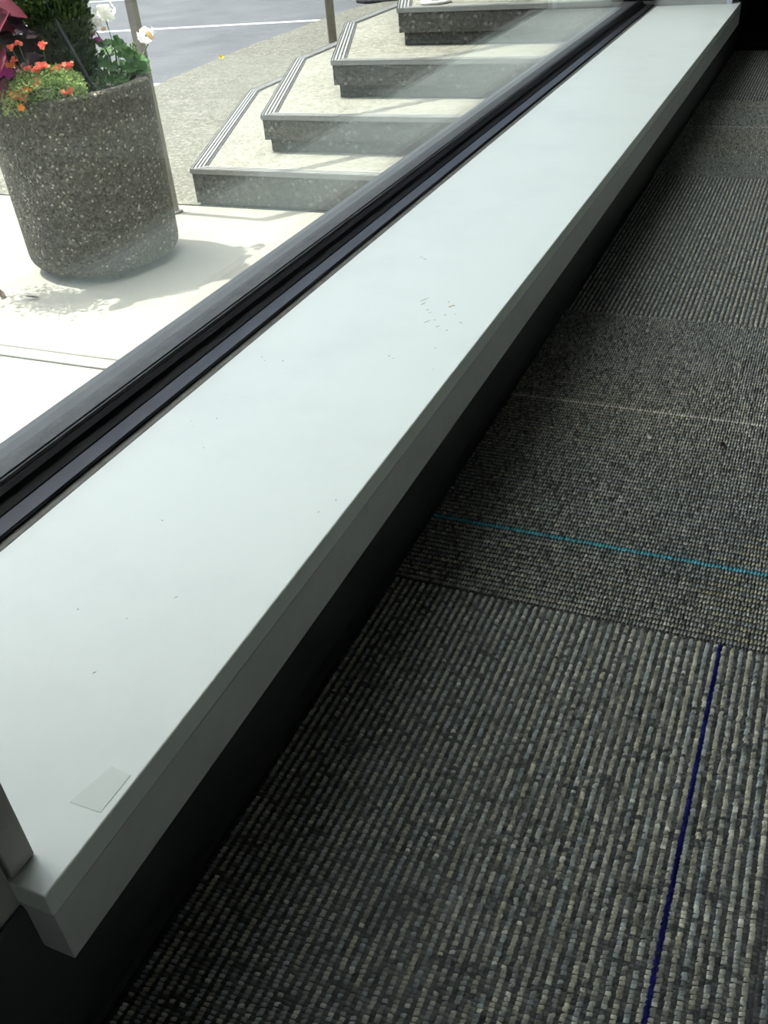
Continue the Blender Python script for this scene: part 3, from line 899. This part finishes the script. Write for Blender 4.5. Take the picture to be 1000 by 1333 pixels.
# coral flowering bush, front left
cb = empty('coral_flower_bush', (-2.24, 2.42, SOIL), 'feathery light green bush dotted with coral flowers at the front of the planter', 'flower')
b0 = Vector((-2.235, 2.425, SOIL))
fm = MB()
for i in range(4200):
    u = rp.uniform(-0.135, 0.118); dn = rp.uniform(-0.05, 0.085)
    top = 0.125 * math.sqrt(max(0.05, 1 - (u / 0.15) ** 2)) * (1 - (abs(dn) / 0.16) ** 2)
    hh = top * rp.random() ** 0.6
    p = b0 + ER * u + EN * dn + Vector((0, 0, 0.0 + hh))
    d = (UPV * rp.uniform(-0.1, 1) + EN * rp.uniform(-0.4, 0.8) + rv() * 0.9).normalized()
    s = d.cross(rv()).normalized()
    L = rp.uniform(0.005, 0.013); W = rp.uniform(0.0018, 0.0042)
    fm.add([p, p + d * L * 0.5 + s * W, p + d * L, p + d * L * 0.5 - s * W], [(0, 1, 2, 3)])
for i in range(1500):                            # sprays trailing over the left front of the rim
    q_ = Vector((-2.52, 2.25, RIM + 0.03)) + Vector((rp.gauss(0, 0.085), rp.gauss(0, 0.045), rp.gauss(0, 0.04)))
    if (q_ - Vector((-2.30, 2.24, q_.z))).dot(ER) > -0.02: continue
    d = (rv() + Vector((0, -0.5, 0))).normalized(); s = d.cross(rv()).normalized()
    L = rp.uniform(0.012, 0.03); W = rp.uniform(0.004, 0.010)
    fm.add([q_, q_ + d * L * 0.5 + s * W, q_ + d * L, q_ + d * L * 0.5 - s * W], [(0, 1, 2, 3)])
fo = fm.obj('foliage', M['feather'], cb); fo['kind'] = 'stuff'
CORAL = [(-2.292, 2.386, 0.145, 1), (-2.274, 2.403, 0.154, 1), (-2.223, 2.448, 0.142, 1.25), (-2.293, 2.385, 0.111, 1.2), (-2.302, 2.372, 0.098, 1.1), (-2.226, 2.391, 0.082, 1.25), (-2.214, 2.402, 0.090, 1.2),
         (-2.203, 2.412, 0.089, 1.2), (-2.200, 2.442, 0.075, 1.1), (-2.188, 2.452, 0.077, 1.1), (-2.171, 2.467, 0.080, 1.1), (-2.160, 2.475, 0.083, 1.0), (-2.217, 2.380, 0.052, 1.1), (-2.214, 2.362, 0.042, 1.0),
         (-2.150, 2.409, 0.015, 1.1), (-2.139, 2.420, 0.017, 1.0), (-2.266, 2.315, 0.028, 1.1), (-2.250, 2.330, 0.034, 1.1), (-2.235, 2.343, 0.033, 1.1), (-2.243, 2.330, 0.012, 1.0), (-2.258, 2.322, 0.016, 1.0), (-2.262, 2.40, 0.085, 0.9)]
co_mesh = [petal_flower('flower', M['coral'], 0.0125, 5, 0.3), petal_flower('flower', M['coral'], 0.011, 6, 0.5)]
or_mesh = petal_flower('flower', M['orange'], 0.0125, 5, 0.4)
for k, (x, y, z, s_) in enumerate(CORAL):
    p = Vector((x, y, z))
    me = or_mesh if k in (4, 18) else co_mesh[k % 2]
    for j in range(4):                           # a loose cluster of small blooms
        off = (ER * math.cos(j * 2.4 + k) + UPV * 0.6 * math.sin(j * 2.4 + k) + EN * 0.3) * (0.0075 if j else 0.001)
        place('flower', me if j != 2 else or_mesh if k % 4 == 0 else me, cb, p + off, frame_of(UPV * 0.8 + EN * 0.9 + rv() * 0.7, rv()), s_ * rp.uniform(0.52, 0.70))
    bs = Vector((x - 0.2 * (x - b0.x), y - 0.2 * (y - b0.y), max(SOIL, z - 0.06)))
    MB().tube([bs, (bs + p) / 2 + rv() * 0.003, p], 0.0013, n=5).obj('stem', M['stem'], cb, smooth=True)
ofl = place('flower', or_mesh, cb, Vector((-2.236, 2.302, -0.006)), frame_of(EN + UPV * 0.2, rv()), 0.85)

# burgundy-leaved plant at the left
bu = empty('burgundy_plant', (-2.37, 2.43, SOIL), 'broad dark burgundy leaves at the left of the planter, in front of the conifer', 'plant')
q0 = Vector((-2.37, 2.43, SOIL))
bl = [blade_mesh('leaf', 0.13, 0.075, M['burgundy'], 0.22, 0.25), blade_mesh('leaf', 0.10, 0.06, M['burgundy'], 0.3, 0.4)]
pl = [blade_mesh('leaf', 0.085, 0.05, M['purple'], 0.25, 0.35), blade_mesh('leaf', 0.065, 0.042, M['purple'], 0.3, 0.5)]
place('leaf', bl[0], bu, (-2.352, 2.405, 0.262), frame_of(UPV + EN * 0.75, ER * 0.8 - UPV * 0.25 + EN * 0.25), 0.85)
place('leaf', bl[1], bu, (-2.375, 2.385, 0.235), frame_of(UPV + EN * 0.5, ER * 0.6 + EN * 0.3 - UPV * 0.2), 1.0)
place('leaf', bl[0], bu, (-2.40, 2.41, 0.265), frame_of(UPV + EN * 0.3, -ER * 0.8 + EN * 0.3), 1.0)
place('leaf', bl[1], bu, (-2.38, 2.43, 0.30), frame_of(UPV - EN * 0.2, -EN * 0.8 + UPV * 0.3), 1.0)
for i in range(110):
    u = rp.uniform(-0.13, 0.05); hh = rp.uniform(0.05, 0.27); dn = rp.uniform(-0.06, 0.06)
    p = q0 + ER * u + EN * dn + Vector((0, 0, hh))
    tip = ER * (u * 4 + rp.uniform(-.8, .8)) + EN * rp.uniform(-.5, .6) + UPV * rp.uniform(-0.1, 0.9)
    place('leaf', pl[i % 2], bu, p, frame_of(UPV * 0.8 + EN * 0.6 + rv() * 0.4, tip), rp.uniform(0.7, 1.1))
for i in range(7):
    a_ = q0 + ER * rp.uniform(-.06, .04) + EN * rp.uniform(-.02, .03)
    MB().tube([a_, a_ + Vector((0, 0, 0.14)) + rv() * 0.01, a_ + Vector((0, 0, rp.uniform(.2, .30))) + rv() * 0.02], [0.004, 0.003, 0.002], n=6).obj('stem', M['purple'], bu, smooth=True)

for i in range(60):
    u = rp.uniform(-0.05, 0.085); hh = rp.uniform(0.06, 0.24); dn = rp.uniform(-0.07, 0.01)
    p = q0 + ER * u + EN * dn + Vector((0, 0, hh))
    place('leaf', pl[i % 2], bu, p, frame_of(EN + UPV * 0.5 + rv() * 0.5, ER * rp.uniform(-1, 1) + UPV * rp.uniform(-0.3, 0.9)), rp.uniform(0.7, 1.0))
# its outer leaves arch over the left rim
for i in range(26):
    a_ = rp.uniform(math.pi * 0.95, math.pi * 1.55)
    o_ = Vector((math.cos(a_), math.sin(a_), 0))
    if o_.dot(ER) > -0.55: continue
    p = PC + o_ * rp.uniform(0.14, 0.30); p.z = rp.uniform(0.05, 0.30)
    place('leaf', bl[i % 2], bu, p, frame_of(UPV + o_ * 0.6 + rv() * 0.3, o_ + rv() * 0.4 - UPV * 0.2), rp.uniform(0.8, 1.1))

# magenta flowers
mg = petal_flower('flower', M['magenta'], 0.017, 5, 0.35)
m1 = empty('magenta_flower', (-2.32, 2.355, SOIL), 'bright magenta blooms at the left edge beside the coral flowers', 'flower')
for k, (x, y, z) in enumerate([(-2.319, 2.362, 0.107), (-2.330, 2.350, 0.100), (-2.306, 2.362, 0.078), (-2.322, 2.345, 0.085)]):
    place('flower', mg, m1, (x, y, z), frame_of(EN + UPV * 0.6 + rv() * 0.4, rv()), 1.0)
MB().tube([(-2.325, 2.37, SOIL), (-2.322, 2.365, 0.04), (-2.319, 2.362, 0.104)], 0.0018, n=6).obj('stem', M['stem'], m1, smooth=True)
m2 = empty('magenta_flower', (-2.25, 2.705, SOIL), 'small magenta blooms between the conifer and the white geranium', 'flower')
for k, (x, y, z) in enumerate([(-2.255, 2.712, 0.142), (-2.250, 2.716, 0.130), (-2.248, 2.700, 0.112), (-2.232, 2.706, 0.112), (-2.225, 2.712, 0.113)]):
    place('flower', mg, m2, (x, y, z), frame_of(EN * 0.7 + UPV * 0.7 + rv() * 0.4, rv()), 0.62)
MB().tube([(-2.25, 2.70, SOIL), (-2.246, 2.703, 0.06), (-2.25, 2.712, 0.14)], 0.0018, n=6).obj('stem', M['stem'], m2, smooth=True)

# low trailing plant with white specks near the rim
al = empty('trailing_plant', (-2.13, 2.60, SOIL), 'low dark trailing plant with tiny white blooms along the planter rim', 'plant')
a0 = Vector((-2.150, 2.605, SOIL))
fm = MB()
for i in range(900):
    p = a0 + ER * rp.uniform(-0.055, 0.07) + EN * rp.uniform(-0.03, 0.03) + Vector((0, 0, rp.random() ** 1.3 * 0.06))
    d = (UPV * rp.uniform(0, 1) + rv()).normalized(); s = d.cross(rv()).normalized()
    L = rp.uniform(0.004, 0.009); W = rp.uniform(0.0015, 0.003)
    wht = rp.random() < 0.055
    fm.add([p, p + d * L * 0.5 + s * W, p + d * L, p + d * L * 0.5 - s * W], [(0, 1, 2, 3)], 1 if wht else 0)
fo = fm.obj('foliage', [M['geranium'], M['white_petal']], al); fo['kind'] = 'stuff'

# yellow bloom blown onto the edge of the road
yf = petal_flower('fallen_flower', M['yellow'], 0.032, 5, 1.6)
yo = link('fallen_flower', yf); yo.location = (-4.24, 6.50, GZ + 0.004)
yo.rotation_euler = (0.9, 0.2, 0.5); yo.scale = (0.55, 0.55, 0.8)
props(yo, 'small yellow fallen flower at the street edge of the pavement', 'flower')

dl = blade_mesh('dry_leaf', 0.05, 0.022, M['bark'], 0.5, -0.3)
for x, y, a_, lab in ((-2.448, 2.195, 0.9, 'small curled dry leaf on the pavement left of the planter foot'), (-2.324, 2.235, 2.4, 'small curled dry leaf on the pavement at the edge of the flower shadow')):
    o = link('dry_leaf', dl); o.location = (x, y, GZ + 0.003); o.rotation_euler = (0.05, 0.3, a_)
    props(o, lab, 'leaf')

# ------------------------------------------------------------------ parked car at the kerb
CX, CY = -4.53, 10.385           # middle of the nose
car = empty('parked_car', (CX + 2.0, CY, RZ), 'blue car parked on the road past the pavement corner, behind the steps', 'car')
def carloft(secs, m, name, parent, smooth=False):
    """sections: (x, half width, z low, z high) as rounded rectangles, joined nose to tail"""
    n = 12; vs = []; fs = []
    for (x, hw, zl, zh) in secs:
        r = min(0.10, (zh - zl) * 0.4)
        for (sy, sz, a0_) in ((1, 1, 0), (-1, 1, 90), (-1, -1, 180), (1, -1, 270)):
            for k in range(3):
                a_ = R(a0_ + k * 45)
                vs.append((CX - x, CY + sy * (hw - r) + r * math.cos(a_), RZ + (zh - r if sz > 0 else zl + r) + r * math.sin(a_)))
    for i in range(len(secs) - 1):
        for k in range(n):
            fs.append((i*n + k, i*n + (k+1) % n, (i+1)*n + (k+1) % n, (i+1)*n + k))
    fs += [tuple(range(n)), tuple((len(secs)-1)*n + k for k in range(n))]
    return MB().add(vs, fs).obj(name, m, parent, smooth=smooth)
carloft([(-0.06, 0.74, 0.20, 0.62), (-0.14, 0.86, 0.125, 0.70), (-0.30, 0.875, 0.125, 0.76), (-1.2, 0.90, 0.20, 0.92), (-3.4, 0.90, 0.20, 0.95), (-4.2, 0.86, 0.28, 0.92), (-4.4, 0.76, 0.38, 0.80)], M['car_blue'], 'body', car)
carloft([(-1.15, 0.76, 0.80, 0.93), (-1.75, 0.66, 0.80, 1.38), (-2.9, 0.66, 0.80, 1.42), (-3.9, 0.72, 0.80, 0.95)], M['car_glass'], 'cabin', car)
carloft([(0.03, 0.80, 0.085, 0.125), (-0.10, 0.885, 0.085, 0.13), (-0.60, 0.89, 0.085, 0.13)], M['car_dark'], 'splitter', car)
carloft([(0.0, 0.45, 0.36, 0.50), (-0.10, 0.50, 0.36, 0.52)], M['car_dark'], 'grille', car)
for sy in (-1, 1):
    MB().box(CX + 0.055, CX + 0.30, CY + sy * 0.66 - 0.13, CY + sy * 0.66 + 0.13, RZ + 0.56, RZ + 0.68).obj('headlamp', M['car_lamp'], car, bevel=0.02)
    for xx in (-0.62, -3.3):
        c_ = Vector((CX - xx, CY + sy * 0.80, RZ + 0.31))
        wh = MB().tube([c_ - Vector((0, 0.1, 0)), c_ + Vector((0, 0.1, 0))], 0.31, n=24).obj('wheel', M['car_dark'], car)
        MB().tube([c_ + Vector((0, sy * 0.098, 0)), c_ + Vector((0, sy * 0.106, 0))], 0.20, n=20).obj('wheel_rim', M['chrome'], wh)
